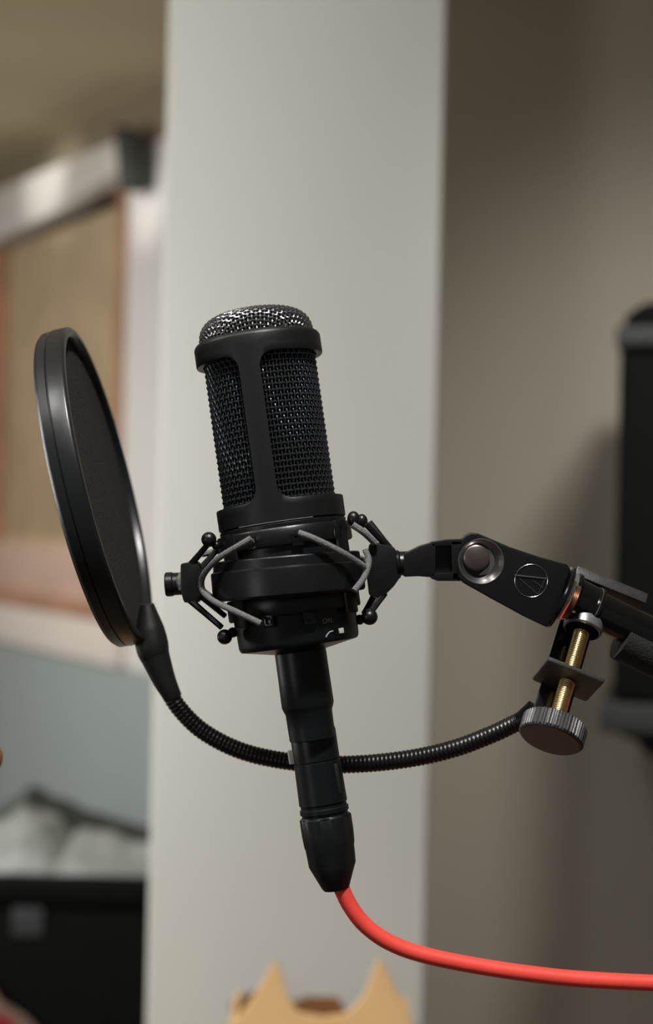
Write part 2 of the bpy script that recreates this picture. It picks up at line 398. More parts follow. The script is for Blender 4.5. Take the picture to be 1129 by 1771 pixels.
# head frame: shell with two windows and two struts
def head_frame():
    bm = bmesh.new(); RO, RI = 111.0, 99.5
    STR = math.radians(-8); HW = 18/110; RF = 26/110; RFp = 26
    WB, WT, TOP, BOT = 243.0, 494.0, 530.0, 206.5
    cols = []
    for base in (STR, STR+PI):
        offs = [-HW*1.0]+[HW*(i/4) for i in range(-3, 4)]+[HW]
        f = [RF*(1-math.cos(PI/2*k/7)) for k in range(1, 8)]
        for k in reversed(f): cols.append((base-HW-k, 'f', k))
        for o_ in offs: cols.append((base+o_, 's', 0))
        for k in f: cols.append((base+HW+k, 'f', k))
        a0 = base+HW+RF; a1 = base+PI-HW-RF; n = 26
        for i in range(1, n): cols.append((a0+(a1-a0)*i/n, 'o', 0))
    def lim(kind, k):
        if kind == 's': h = RFp
        elif kind == 'f': h = RFp-math.sqrt(max(0, RFp**2-(RFp-k*110)**2))
        else: h = 0
        return WB+h, WT-h
    n = len(cols); grid = []
    def col_rows(a, b, m=3): return [a+(b-a)*i/m for i in range(m+1)]
    data = []
    for th, kd, k in cols:
        lo, hi = lim(kd, k); ins = 0.0 if kd == 's' else 1.2
        rr = lambda z: RO - (0.0 if z > 235 else (235-z)*0.01)
        bot = [(RI, BOT), (rr(BOT)-1.5, BOT), (rr(BOT), BOT+1.5)]+[(rr(z), z) for z in col_rows(BOT+8, lo-2)]+[(rr(lo)-ins, lo), (RI, lo)]
        top = [(RI, hi), (RO-ins, hi)]+[(RO, z) for z in col_rows(hi+2, TOP-5)]+[(RO-0.8, TOP-2), (RO-3, TOP+1.5), (RO-7, TOP+4.5), (RI+0.5, TOP+5.5), (RI-3, TOP+2)]
        vb = [bm.verts.new(cyl_pt(th, r, z)) for r, z in bot]
        vt = [bm.verts.new(cyl_pt(th, r, z)) for r, z in top]
        data.append((vb, vt, kd))
    for i in range(n):
        A = data[i]; B = data[(i+1) % n]
        for q in (0, 1):
            for a0, a1, b0, b1 in zip(A[q], A[q][1:], B[q], B[q][1:]):
                bm.faces.new((a0, b0, b1, a1))
        if A[2] == 's' and B[2] == 's':     # strut
            bm.faces.new((A[0][-2], B[0][-2], B[1][1], A[1][1]))
            bm.faces.new((A[0][-1], A[1][0], B[1][0], B[0][-1]))
    for i in range(n):
        A = data[i]
        if A[2] == 's' and (data[i-1][2] == 'f' or data[(i+1) % n][2] == 'f'):
            bm.faces.new((A[0][-2], A[1][1], A[1][0], A[0][-1]))
    return bm
hf = mic.add('head_frame', head_frame(), 'satin_black', smooth=40)
# woven wire grille around the capsule
def weave_cylinder(R, z0, z1, nv, pv, amp, wr_):
    bm = bmesh.new(); rows = int((z1-z0)/pv)
    for j in range(rows+1):
        z = z0+(z1-z0)*j/rows; N = nv*4; pts = []
        for i in range(N):
            th = 2*PI*i/N; r = R+amp*math.cos(th*nv/2+PI*j)
            pts.append(cyl_pt(th, r, z))
        merge(bm, tube(pts, wr_, 5, closed=True))
    for i in range(nv):
        th = 2*PI*i/nv; pts = []
        for k in range(rows*2+1):
            jj = k/2; r = R-amp*math.cos(PI*i+PI*jj)
            pts.append(cyl_pt(th, r, z0+(z1-z0)*jj/rows))
        merge(bm, tube(pts, wr_*0.7, 4, cap=False))
    return bm
tag(mic.add('grille', weave_cylinder(95.5, 236, 500, 96, 9.8, 1.7, 1.75), 'wire', smooth=60), kind='stuff')
def dome_h(r, R, H):
    t = min(1, r/R); return H*(1-t**3.6)**(1/2.3)
def weave_dome(R, H, z0, pitch, amp, wr_):
    """square woven cloth pressed over a rounded cap: cloth distance from the centre = arc length on the cap"""
    prof = []; L = 0.0; N = 160
    for i in range(N+1):
        t = PI/2*i/N; r = R*math.sin(t)**0.62 if t > 0 else 0.0; h = H*math.cos(t)**0.70 if i < N else 0.0
        if prof: L += math.hypot(r-prof[-1][1], h-prof[-1][2])
        prof.append((L, r, h))
    def at(rho):
        for a, b in zip(prof, prof[1:]):
            if rho <= b[0]:
                t = (rho-a[0])/max(1e-9, b[0]-a[0]); r = a[1]+(b[1]-a[1])*t; h = a[2]+(b[2]-a[2])*t
                d = math.hypot(b[1]-a[1], b[2]-a[2]); return r, h, -(b[2]-a[2])/d, (b[1]-a[1])/d
        return None
    bm = bmesh.new(); n = int(L/pitch)
    for ax in (0, 1):
        for a in range(-n, n+1):
            c = a*pitch; pts = []; m = int(math.sqrt(max(0, L*L-c*c))/pitch)*3
            if m < 4: continue
            for i in range(-m, m+1):
                s_c = i*pitch/3; rho = math.hypot(c, s_c); q_ = at(rho)
                if q_ is None: continue
                r, h, nr, nz = q_
                up = amp*math.cos(PI*(s_c/pitch)+PI*a+(PI if ax else 0))
                ca, sa = (c, s_c) if ax else (s_c, c)
                f = (r+nr*up)/max(rho, 1e-6) if rho > 1e-6 else 0
                pts.append(Vector((ca*f, sa*f, z0+h+nz*up)))
            merge(bm, tube(pts, wr_, 5, cap=False))
    return bm
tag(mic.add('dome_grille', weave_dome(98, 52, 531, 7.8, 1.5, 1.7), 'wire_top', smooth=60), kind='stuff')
core = lathe([(0, 210), (91, 210), (91, 520), (95, 532)]+[(92*math.sin(t)**0.62, 530+46*math.cos(t)**0.7) for t in (1.5, 1.35, 1.2, 1.0, 0.8, 0.6, 0.4, 0.2, 0.08)]+[(0, 576)], 64)
mic.add('capsule_core', core, 'inner')
def wrap_text(s, size, th0, R, z, depth=0.25, flip=False):
    bm = text_bm(s, size, depth)
    for v in bm.verts:
        th = th0+v.co.x/R
        v.co = cyl_pt(th, R+depth+v.co.z, z+v.co.y)
    return bm
mic.add('lettering', wrap_text('audio-technica', 24.5, math.radians(-97), 110, 211.5), 'print', hf, smooth=0)
mic.add('glint_line', tube([cyl_pt(math.radians(a), 110.2, 206.3) for a in range(-40, 31, 2)], 0.7, 6), 'groove_glint')  # grey line stands in for the highlight along the groove
mic.add('switch_lettering', wrap_text('ON', 12, math.radians(31), 105.6, 27), 'print', body, smooth=0)
mic.add('filter_symbol', tube([cyl_pt(a/105.0, 105.8, z) for a, z in ((50, 4), (54, 9), (59, 12), (65, 12.5))], 1.1, 6), 'print', body)
sw = mic.add('switch_slot', box((0, 0, 0), (26, 3, 12), 0.8, 2), 'inner', body)
th = math.radians(43); rotz = Matrix.Rotation(th, 3, 'Z')
def put(o, th, R, z):
    o.location = cyl_pt(th, R, z)*mic.k; o.rotation_euler = (0, 0, th)
put(sw, th, 104.0, 11)
sk = mic.add('switch_slider', box((0, 0, 0), (10, 5, 9), 0.8, 2), 'switch', body); put(sk, math.radians(45), 105.5, 11)

# ------------------------------------------------------------------ shock mount (its own tilt, hung on cords)
sm = Frame('shock_mount', 498, 1000, 0.652, 'black plastic shock mount cradling the microphone with grey elastic cords', 'shock mount', -4.8, -2.5)
def lat_ring(prof, seg=72): return lathe(prof, seg, closed=True)
sm.add('outer_ring', lat_ring([(119, 36), (123, 37.5), (126, 36.5), (127, 35), (128, 20), (130, 19.2), (132, 17.5), (132.5, 15), (132, -26), (129.5, -30), (124, -31), (119, -30)]), 'mount', smooth=25)
inner_root = sm.root
# inner cage is coaxial with the microphone, so its shapes are made in mic space and moved over
toSM = sm.root.matrix_world.inverted() @ mic.root.matrix_world
def addM(name, bm, m, smooth=35):
    bmesh.ops.scale(bm, vec=(mic.k,)*3, verts=bm.verts)
    bmesh.ops.transform(bm, matrix=toSM, verts=bm.verts)
    return link_mesh(name, bm, M[m], sm.root, smooth)
addM('inner_band', lat_ring([(111.5, 193), (115, 196), (117, 193), (117, 168), (115, 165), (111.5, 168)]), 'mount')
addM('inner_band', lat_ring([(109.5, 84), (113, 86), (115, 83), (115, 52), (113, 49), (109, 52)]), 'mount')
for a in (-52, 58, 128, -128):
    t = math.radians(a); b = box((0, 0, 0), (34, 7, 160), 3)
    bmesh.ops.rotate(b, cent=(0, 0, 0), matrix=Matrix.Rotation(t, 3, 'Z'), verts=b.verts)
    bmesh.ops.translate(b, vec=cyl_pt(t, 115, 118), verts=b.verts); addM('cage_post', b, 'mount')
# eyelets where the cords enter the cage
for a, zz in ((-27, 176), (12, 172), (-22, 44), (13, 40), (52, 176)):
    t = math.radians(a); b = box((0, 0, 0), (20, 6, 22), 2)
    hole = box((0, -3, 0), (10, 8, 12), 1)
    b = boolean(b, hole)
    bmesh.ops.rotate(b, cent=(0, 0, 0), matrix=Matrix.Rotation(t, 3, 'Z'), verts=b.verts)
    bmesh.ops.translate(b, vec=cyl_pt(t, 116 if zz > 100 else 112, zz), verts=b.verts); addM('cord_eyelet', b, 'gloss')
# a pixel of the photo -> local of the tilted mount frame
a_ = math.radians(4.8)
def s_(px, py, dy=0):
    x = px-498; z = 1000-py
    return Vector((x*math.cos(a_)+(-z)*-1*math.sin(a_)*1.0, dy, -x*math.sin(a_)+z*math.cos(a_))) if False else Vector((x*math.cos(a_)+z*math.sin(a_), dy, -x*math.sin(a_)+z*math.cos(a_)))
hubL = bevel(prism([(s_(x, y).x, s_(x, y).z) for x, y in ((314, 975), (343, 970), (350, 985), (349, 1030), (345, 1042), (320, 1042), (314, 1020))], -24, 24), 4, 2)
sm.add('left_hub', hubL, 'mount')
sm.add('left_stub', orient(lathe([(0, 0), (19, 0), (21, 2), (21, 12), (19.5, 14), (19.5, 40), (0, 40)], 32), s_(286, 1011), s_(340, 1008)), 'mount')
hubR = bevel(prism([(s_(x, y).x, s_(x, y).z) for x, y in ((638, 940), (664, 938), (682, 948), (688, 962), (690, 1000), (680, 1014), (664, 1030), (655, 1036), (638, 1030), (633, 985))], -26, 26), 5, 2)
sm.add('right_hub', hubR, 'mount')
def arm(p, q, r=5.5):
    n = 6; d = (q-p).normalized()
    return tube([p, p.lerp(q, .5), q], [r*1.15, r, r*0.95], 8)
arms = [((330, 978, -16), (366, 938, -40)), ((344, 985, 14), (372, 950, 44)), ((328, 1036, -16), (386, 1084, -34)), ((345, 1030, 14), (386, 1066, 44)),
        ((676, 952, -16), (632, 908, -34)), ((684, 960, 14), (640, 902, 30)), ((664, 1026, -16), (642, 1056, -34)), ((650, 1026, 14), (630, 1062, 34))]
for p, q in arms: sm.add('arm', arm(s_(*p), s_(*q)), 'mount')
knobs = [(364, 934, -40, 13), (376, 944, -30, 8), (391, 1100, -34, 13), (402, 1094, 10, 9), (611, 899, -34, 11), (626, 901, 4, 10), (638, 1066, -34, 14), (622, 1072, 20, 9)]
for x, y, d_, r_ in knobs: sm.add('cord_knob', ball(s_(x, y, d_), r_, (1, 1, 1.0 if y > 950 or x < 500 else 1.25), 20), 'mount')
def cord(pts, r=5.3, name='elastic_cord'):
    c = catmull([s_(*p) for p in pts], 8)
    return sm.add(name, tube(c, r, 10), 'cord')
cord([(440, 934, -112), (418, 947, -108), (385, 966, -88), (362, 987, -62), (352, 1005, -44), (356, 1024, -44), (378, 1040, -80), (415, 1056, -106), (456, 1075, -112)])
cord([(334, 978, 10), (338, 1000, -2), (334, 1030, 10)], 6)
cord([(519, 925, -122), (545, 935, -126), (590, 957, -112), (628, 980, -82)])
cord([(630, 952, -66), (636, 972, -72), (628, 998, -84), (611, 1021, -96)])
cord([(609, 909, -46), (628, 922, -44), (648, 940, -34)], 6)
cord([(346, 958, 40), (380, 950, 66), (430, 935, 106)])
cord([(346, 1020, 30), (385, 1050, 70), (440, 1070, 106)])
cord([(690, 968, 0), (682, 985, -10), (688, 998, 0)], 6)
cord([(316, 992, -14), (311, 1004, -18), (314, 1020, -14)], 5)
cord([(540, 930, 118), (590, 950, 108), (640, 972, 40)])

# ------------------------------------------------------------------ swivel arm joint
sj = Frame('swivel_joint', 820, 965, 0.65, 'black hinged swivel joint with round emblem between shock mount and boom arm', 'swivel joint')
q = sj.q
tp = bmesh.new()
merge(tp, orient(lathe([(0, 0), (23, 0), (24, 3), (21, 6), (20, 30), (0, 30)], 32), q(686, 975), q(716, 973)))
merge(tp, bevel(prism([(v.x, v.z) for v in (q(697, 958), (q(725, 944)), q(752, 936), q(752, 998), q(722, 996), q(697, 997))], -22, 22), 3))
merge(tp, bevel(prism([(v.x, v.z) for v in (q(744, 937), q(770, 933), q(800, 932), q(800, 942), q(744, 945))], -22, 22), 2))
merge(tp, bevel(prism([(v.x, v.z) for v in (q(744, 991), q(800, 988), q(800, 1004), q(755, 1004), q(744, 1000))], -22, 22), 2))
merge(tp, bevel(prism([(v.x, v.z) for v in (q(778, 934), q(830, 938), q(836, 985), q(815, 1002), q(780, 1002))], -22, 22), 2))
merge(tp, prism([(v.x, v.z) for v in (q(745, 938), q(790, 938), q(790, 1000), q(745, 1000))], 2, 10))
sj.add('tongue', tp, 'mount')
outl = [(797, 932), (803, 925), (812, 921), (824, 922), (880, 946), (932, 963), (976, 975), (983, 984), (950, 1078), (941, 1083), (905, 1066), (850, 1036), (800, 1008), (789, 998), (788, 975), (792, 950)]
bb = prism([(q(x, y).x, q(x, y).z) for x, y in outl], -30, 30); bevel(bb, 5, 3, 50)
cone = lathe([(0, -40), (39, -40), (39, -29.5), (24, -17), (0, -17)], 48)
bmesh.ops.rotate(cone, cent=(0, 0, 0), matrix=Matrix.Rotation(-PI/2, 3, 'X'), verts=cone.verts)
bmesh.ops.scale(cone, vec=(1, 1, 1), verts=cone.verts)
# lathe axis z -> local y
bmesh.ops.translate(cone, vec=q(829, 970), verts=cone.verts)
bb = boolean(bb, cone)
fork = sj.add('outer_fork', bb, 'mount', smooth=30)
rc = lathe([(39, -30.6), (38, -30.8), (24, -18.5), (16, -18), (16, -14), (26, -14), (40, -28)], 48, closed=True)
bmesh.ops.rotate(rc, cent=(0, 0, 0), matrix=Matrix.Rotation(-PI/2, 3, 'X'), verts=rc.verts)
bmesh.ops.translate(rc, vec=q(829, 970), verts=rc.verts); sj.add('bolt_recess', rc, 'recess', fork)
bo = lathe([(0, -33), (17, -33), (20.5, -31.5), (22.5, -28), (22.5, -10), (0, -10)], 8)
bo2 = lathe([(0, -32), (19, -32), (22, -30), (23, -26), (23, -10), (0, -10)], 48)
bo.free()
bmesh.ops.rotate(bo2, cent=(0, 0, 0), matrix=Matrix.Rotation(-PI/2, 3, 'X'), verts=bo2.verts)
bmesh.ops.translate(bo2, vec=q(821, 964), verts=bo2.verts); sj.add('bolt', bo2, 'dark_chrome', fork)
# emblem: circle with a bar and a slanting triangle
em = bmesh.new(); ec = (914.5, 1003); er = 28
merge(em, tube([q(ec[0]+er*math.cos(t*PI/24), ec[1]+er*math.sin(t*PI/24), -30.6) for t in range(48)], 0.75, 6, closed=True))
merge(em, tube([q(886, 993.5, -31), q(941, 999.5, -31)], 1.3, 6))
merge(em, tube([q(894, 999, -30.6), q(926, 1026, -30.6), q(938, 1000, -30.6)], 0.7, 6))
merge(em, tube([q(916, 1001, -30.6), q(933, 1014, -30.6)], 0.6, 6))
sj.add('emblem', em, 'recess', fork, label='round emblem with a bar and slanting triangle')
# flange, nut and thread toward the boom
AXD = Vector((math.cos(math.radians(25)), 0, -math.sin(math.radians(25))))
f0 = q(966, 1032)
sj.add('flange', orient(lathe([(0, 0), (56, 0), (58, 2), (58, 6), (56, 8), (0, 8)], 48), f0+AXD*-2, f0+AXD*20), 'gloss')
sj.add('locking_nut', orient(lathe([(0, 0), (40, 0), (42, 3), (42, 8), (40, 11), (0, 11)], 6), f0+AXD*5, f0+AXD*30), 'chrome', smooth=20)
sj.add('thread', orient(lathe([(0, 0)]+[(31+(1.5 if i % 2 else 0), 1+i*1.5) for i in range(10)]+[(0, 17)], 40), f0+AXD*12, f0+AXD*40), 'copper')

# ------------------------------------------------------------------ boom arm running off to its stand
ba = Frame('boom_arm', 1037, 1043, 0.66, 'black boom arm tube entering from the right edge and holding the swivel joint', 'boom arm')
q = ba.q
b0 = q(982, 1030); AD = Vector((math.cos(math.radians(26)), 0.06, -math.sin(math.radians(26)))).normalized()
ba.add('end_fitting', orient(lathe([(0, 0), (42, 0), (44, 2), (44, 8), (37, 12), (36, 44), (37.5, 46), (37.5, 54), (35, 57), (0, 57)], 48), b0, b0+AD), 'gloss')
ba.add('tube', orient(lathe([(0, 0), (33, 0), (33, 1700), (0, 1700)], 40), b0+AD*30, b0+AD*60), 'gloss')
ba.add('collar', orient(lathe([(0, 0), (36, 0), (38, 1), (38, 3), (36, 4), (0, 4)], 48), b0+AD*47, b0+AD*60), 'chrome')
gp = []
for i in range(60): gp.append((44+1.2*math.sin(i*2.1), i*24))
ba.add('grip_sleeve', orient(lathe([(0, 0)]+[(44+(0.7 if i % 2 else 0), i*2.5+1) for i in range(320)]+[(0, 802)], 60), q(1078, 1100, 18), q(1078, 1100, 18)+AD), 'sleeve')
end = b0+AD*1700
endw = ba.root.matrix_world @ (end*ba.k)
bst = bpy.data.objects.new('floor_stand', None); COL.objects.link(bst); bst.location = (endw.x, endw.y, 0)
tag(bst, 'black floor stand carrying the far end of the boom arm, outside the right edge', 'stand')
link_mesh('pole', tube([Vector((0, 0, 0.03)), Vector((0, 0, endw.z-0.01))], 0.012, 20), M['gloss'], bst)
link_mesh('base', lathe([(0, 0), (0.14, 0), (0.14, 0.015), (0.12, 0.03), (0, 0.035)], 48), M['satin_black'], bst)

# ------------------------------------------------------------------ pop filter: clamp, gooseneck, hoop
pf = Frame('pop_filter', 982, 1175, 0.645, 'round black pop filter on a ribbed gooseneck clamped to the boom arm', 'pop filter')
q = pf.q
tl = math.radians(30); ia = math.radians(22)
D_ = Vector((-math.sin(ia), 0, -math.cos(ia))); E1 = Vector((math.cos(ia), 0, -math.sin(ia))); T_ = Vector((0, -1, 0))
G = D_*math.cos(tl)+T_*math.sin(tl); E2 = T_*math.cos(tl)-D_*math.sin(tl)       # E2 points to the camera
GM = Matrix((E1, E2, G)).transposed()
if GM.determinant() < 0: GM = Matrix((E1, E2, G)).transposed()
def g_(bm, o=(0, 0, 0)):
    bmesh.ops.translate(bm, vec=o, verts=bm.verts)
    bmesh.ops.transform(bm, matrix=GM.to_4x4(), verts=bm.verts)
    return bm
pf.add('lower_jaw', g_(box((0, 0, 0), (104, 92, 10), 6, 3)), 'jaw', smooth=30)
pf.add('upper_jaw', g_(box((30, -26, -217), (138, 38, 21), 3, 2)), 'jaw', smooth=30)
pf.add('clamp_spine', g_(box((-4, -44, -95), (62, 9, 300), 3, 2)), 'gloss', smooth=30)
sc_prof = [(0, -112), (7, -112), (11, -104)]
z = -100
while z < 92: sc_prof += [(12.6, z), (13.8, z+1.2), (12.6, z+2.4)]; z += 3.4
sc_prof.append((0, 92))
pf.add('brass_screw', g_(lathe(sc_prof, 32)), 'brass', label='brass threaded screw')
pf.add('pressure_pad', g_(lathe([(0, -100), (31, -100), (33, -101), (34.5, -103), (34.5, -136), (31, -141), (0, -141)], 48)), 'pad', label='grey round pressure pad')
pf.add('pad_face', g_(lathe([(0, -97), (28, -97), (30, -98.5), (30, -102), (0, -102)], 48)), 'inner')
kn = lathe([(0, 84), (45, 84), (53, 86), (55, 88), (55, 116), (53, 119), (50, 121), (0, 121)], 192,
           rfun=lambda j, t: (1+0.018*(1 if math.cos(t*56) > 0 else -1)) if 1 < j < 5 else 1)
pf.add('clamp_knob', g_(kn), 'knob', smooth=25, label='black knurled clamp knob')
# gooseneck
neck_px = [(925, 1226, 60), (905, 1243, 60), (880, 1256, 70), (850, 1270, 80), (790, 1293, 100), (720, 1310, 120), (640, 1320, 140), (560, 1322, 160), (480, 1314, 185), (410, 1296, 200), (350, 1264, 210), (310, 1225, 215), (288, 1188, 215), (276, 1150, 215)]
def qd(x, y, dd):       # pixel with depth offset dd (in local px), corrected for perspective
    k = 1+dd*pf.k/0.645
    X = (x-564.5)*k; Z = (885.5-y)*k
    return Vector((X-(982-564.5), dd, Z-(885.5-1175)))
cpts = resample(catmull([qd(*p) for p in neck_px], 12), 1.6)
rad = [15.6+1.9*abs(math.sin(PI*i*1.6/8.0))*0.85 - 0.8 for i in range(len(cpts))]
pf.add('gooseneck', tube(cpts, rad, 16), 'goose', smooth=60, label='ribbed black gooseneck')
pf.add('neck_ferrule', tube([qd(925, 1222, 55), qd(906, 1243, 60), qd(898, 1248, 63)], [15, 17, 17], 20), 'gloss')
# boot and socket at the hoop
boot = catmull([qd(300, 1208, 215), qd(285, 1178, 215), qd(273, 1148, 215), qd(262, 1118, 215)], 6)
pf.add('boot', tube(boot, [17+ (i/18)*13 for i in range(len(boot))], 24), 'rubber')
sock = catmull([qd(268, 1140, 215), qd(262, 1112, 215), qd(258, 1080, 214), qd(254, 1045, 212)], 6)
pf.add('socket', tube(sock, [26, 27.5, 29, 30, 30.5, 31, 31, 30.5, 30, 29, 28, 27, 25, 23, 21, 19, 17, 15, 13][:len(sock)], 24), 'rubber')
# hoop
dh = 0.70; hc = P(190, 838, dh); kk = dh/FPX
ev = (CAM-hc).normalized(); er_ = (CR-ev*CR.dot(ev)).normalized(); eu = ev.cross(er_).normalized()
if eu.dot(CU) < 0: eu = -eu
ha = math.radians(13.6)
inpl = er_*math.cos(ha)+eu*math.sin(ha); major = eu*math.cos(ha)-er_*math.sin(ha)
hn = inpl*math.cos(math.radians(8.2))+ev*math.sin(math.radians(8.2))
third = hn.cross(major).normalized()
HM = Matrix((major, third, hn)).transposed().to_4x4(); HM.translation = hc
pinv = pf.root.matrix_world.inverted()
def hoop(name, bm, m, smooth=35, label=None):
    bmesh.ops.scale(bm, vec=(kk,)*3, verts=bm.verts)
    bmesh.ops.transform(bm, matrix=pinv @ HM, verts=bm.verts)
    o = link_mesh(name, bm, M[m], pf.root, smooth)
    if label: o['label'] = label
    return o
R0 = 279
hoop('hoop', lathe([(R0-16, 0), (R0-13, 2), (R0-4, 1.5), (R0-1.0, -1), (R0, -4), (R0+0.5, -27), (R0-1, -28.5), (R0-1, -29), (R0-16, -29), (R0-18, -27), (R0-18, -3)], 160, closed=True), 'hoop')
hoop('rear_hoop', lathe([(R0-16, -29.8), (R0-1.5, -29.8), (R0-0.5, -31), (R0-1.5, -44), (R0-7, -50), (R0-16, -52), (R0-20, -50), (R0-20, -31)], 160, closed=True), 'hoop')
fb = lathe([(0, -10), (80, -10.5), (160, -11), (230, -12), (R0-17, -12), (R0-17, -16), (0, -15)], 96)
hoop('fabric', fb, 'fabric', label='black woven filter fabric')
hoop('rear_fabric', lathe([(0, -44), (R0-19, -42), (R0-19, -40), (0, -41)], 96), 'fabric')

# ------------------------------------------------------------------ cable with its plug
cb = Frame('microphone_cable', 562, 1410, 0.655, 'red microphone cable with a black plug hanging below the microphone', 'cable', -8.6, -3.5)
# local: z up along the plug, origin = centre of plug at (562,1410)
pl = lathe([(0, 152), (36, 152), (39, 150), (40, 146), (40, 96), (39, 95), (39, 94), (40.5, 93), (41.5, 40), (42, 22), (40, 20), (40, 15), (42.5, 13), (42.5, 6), (40, 4), (40, 0), (43, -2), (0, -2)], 64)
plb = cb.add('plug_barrel', pl, 'body_black')
def facet(j, t): return 1+0.035*math.cos(6*t) if 2 <= j <= 6 else 1
bt = lathe([(0, 0), (41, 0), (43.5, -3), (43.5, -30), (42.5, -50), (41, -55), (39.5, -85), (35, -98), (24, -124), (21, -128), (10, -129), (0, -129)], 96, rfun=facet)
cb.add('plug_boot', bt, 'plug')
cb.add('release_lever', box((30, -25, 62), (9, 7, 52), 2, 2, None), 'rubber', plb)
cb.add('latch_button', box((-43, -4, 108), (10, 15, 24), 2.5, 2), 'nickel', plb, label='nickel latch button')
ci = cb.root.matrix_world.inverted()
cpx = [(583, 1518), (592, 1540), (606, 1568), (630, 1599), (668, 1627), (720, 1648), (800, 1666), (900, 1682), (1000, 1693), (1129, 1700), (1260, 1705)]
cw = [P(x, y, 0.653+0.00002*max(0, x-592)) for x, y in cpx]
e_ = cw[-1]; cw += [Vector((e_.x+0.035, e_.y-0.02, e_.z-0.025)), Vector((e_.x+0.045, e_.y-0.06, e_.z-0.12)), Vector((e_.x+0.045, e_.y-0.08, 0.4)), Vector((e_.x+0.045, e_.y-0.12, 0.03)), Vector((e_.x+0.045, e_.y-0.20, 0.006)), Vector((e_.x-0.05, e_.y-0.6, 0.006))]
cc = resample(catmull(cw, 14), 0.003)
ct = tube(cc, 0.0034, 16); bmesh.ops.transform(ct, matrix=ci, verts=ct.verts)
link_mesh('cable_jacket', ct, M['red'], cb.root, 60)['label'] = 'red rubber cable jacket'

# ------------------------------------------------------------------ loudspeaker at the right edge
def empty(name, loc, label, cat):
    o = bpy.data.objects.new(name, None); COL.objects.link(o); o.location = loc; o['label'] = label; o['category'] = cat; return o
ys = 1.86
def sp(px, py, y=ys): return onY(px, py, y)
x0 = sp(1064, 900).x; W_ = 0.27; zt = sp(1100, 520).z; zb = sp(1100, 1216).z; kS = ys/FPX
lsp = empty('loudspeaker', Vector((x0+W_/2, ys+0.12, zb)), 'black boxy loudspeaker cut off by the right edge of the frame', 'loudspeaker')
def lb(name, c, s, m, bv=0.004, par=None):
    return link_mesh(name, box(Vector(c)-(par or lsp).location, s, bv, 3), M[m], par or lsp, 30)
xc = x0+W_/2
lb('cabinet', (xc, ys+0.13, (zb+zt-0.055)/2), (W_, 0.22, zt-0.055-zb), 'spk', 0.01)
lb('front_grille', (xc, ys+0.012, (zb+zt-0.055)/2), (W_-0.012, 0.016, zt-0.055-zb-0.012), 'spk', 0.004)
lb('trim_band', (xc, ys+0.12, zt-0.042), (W_+0.008, 0.245, 0.024), 'spk_grey', 0.004)
tc = lathe([(0, 0), (0.5, 0), (0.5, 0.3), (0.42, 0.7), (0.25, 1.0), (0, 1.0)], 4)
bmesh.ops.rotate(tc, cent=(0, 0, 0), matrix=Matrix.Rotation(PI/4, 3, 'Z'), verts=tc.verts)
bmesh.ops.scale(tc, vec=((W_-0.01)*1.41, 0.22*1.41, 0.042), verts=tc.verts)
bmesh.ops.translate(tc, vec=Vector((xc, ys+0.12, zt-0.030))-lsp.location, verts=tc.verts)
link_mesh('top_cap', tc, M['spk'], lsp, 30)
st = empty('speaker_stand', Vector((xc, ys+0.12, 0)), 'dark stand with grey shelf under the loudspeaker at right', 'speaker stand')
zs0 = sp(1100, 1268).z; zs1 = sp(1100, 1222).z; zs2 = sp(1100, 1330).z
lb('shelf', (xc-0.006, ys+0.12, (zs0+zb)/2), (W_+0.018, 0.26, zb-zs0), 'spk_grey', 0.008, st)
und = lathe([(0, zs2), (0.085, zs2), (0.10, zs2+0.006), (0.11, zs2+0.022), (0.135, zs2+0.030), (0.14, zs0), (0, zs0)], 40)
bmesh.ops.translate(und, vec=Vector((0, 0, 0)), verts=und.verts)
link_mesh('swivel_base', und, M['spk'], st, 30)
link_mesh('pole', tube([Vector((0.03, 0, 0.03)), Vector((0.03, 0, zs2+0.01))], 0.02, 20), M['spk'], st, 30)
link_mesh('foot_plate', box((0.03, 0, 0.015), (0.3, 0.3, 0.03), 0.006), M['spk'], st, 30)

for o_ in (lsp, st):
    piv = Vector((x0, ys, 0)); R_ = Matrix.Rotation(math.radians(-13), 3, 'Z')
    o_.location = piv + R_ @ (o_.location-piv); o_.rotation_euler = (0, 0, math.radians(-13))

# ------------------------------------------------------------------ equipment case with bag and cloth (lower left)
yc = 2.30
z_case = onY(120, 1520, yc).z; xr = onY(262, 1600, yc).x+0.12; xl = onY(-260, 1600, yc).x
ec_ = empty('equipment_case', Vector(((xl+xr)/2, yc+0.18, 0)), 'tall black equipment case in the lower left corner', 'case')
def cbx(name, c, s, m, bv): return link_mesh(name, box(Vector(c)-ec_.location, s, bv, 3), M[m], ec_, 30)
zl = onY(120, 1572, yc).z
cbx('case_body', ((xl+xr)/2, yc+0.18, (zl-0.003)/2), (xr-xl, 0.36, zl-0.003), 'case', 0.012)
cbx('lid', ((xl+xr)/2, yc+0.18, (zl+0.003+z_case)/2), (xr-xl, 0.36, z_case-zl-0.003), 'case', 0.014)
p_ = onY(50, 1592, yc)
cbx('latch', (p_.x, yc-0.006, p_.z), (0.045, 0.014, 0.04), 'spk_grey', 0.003)
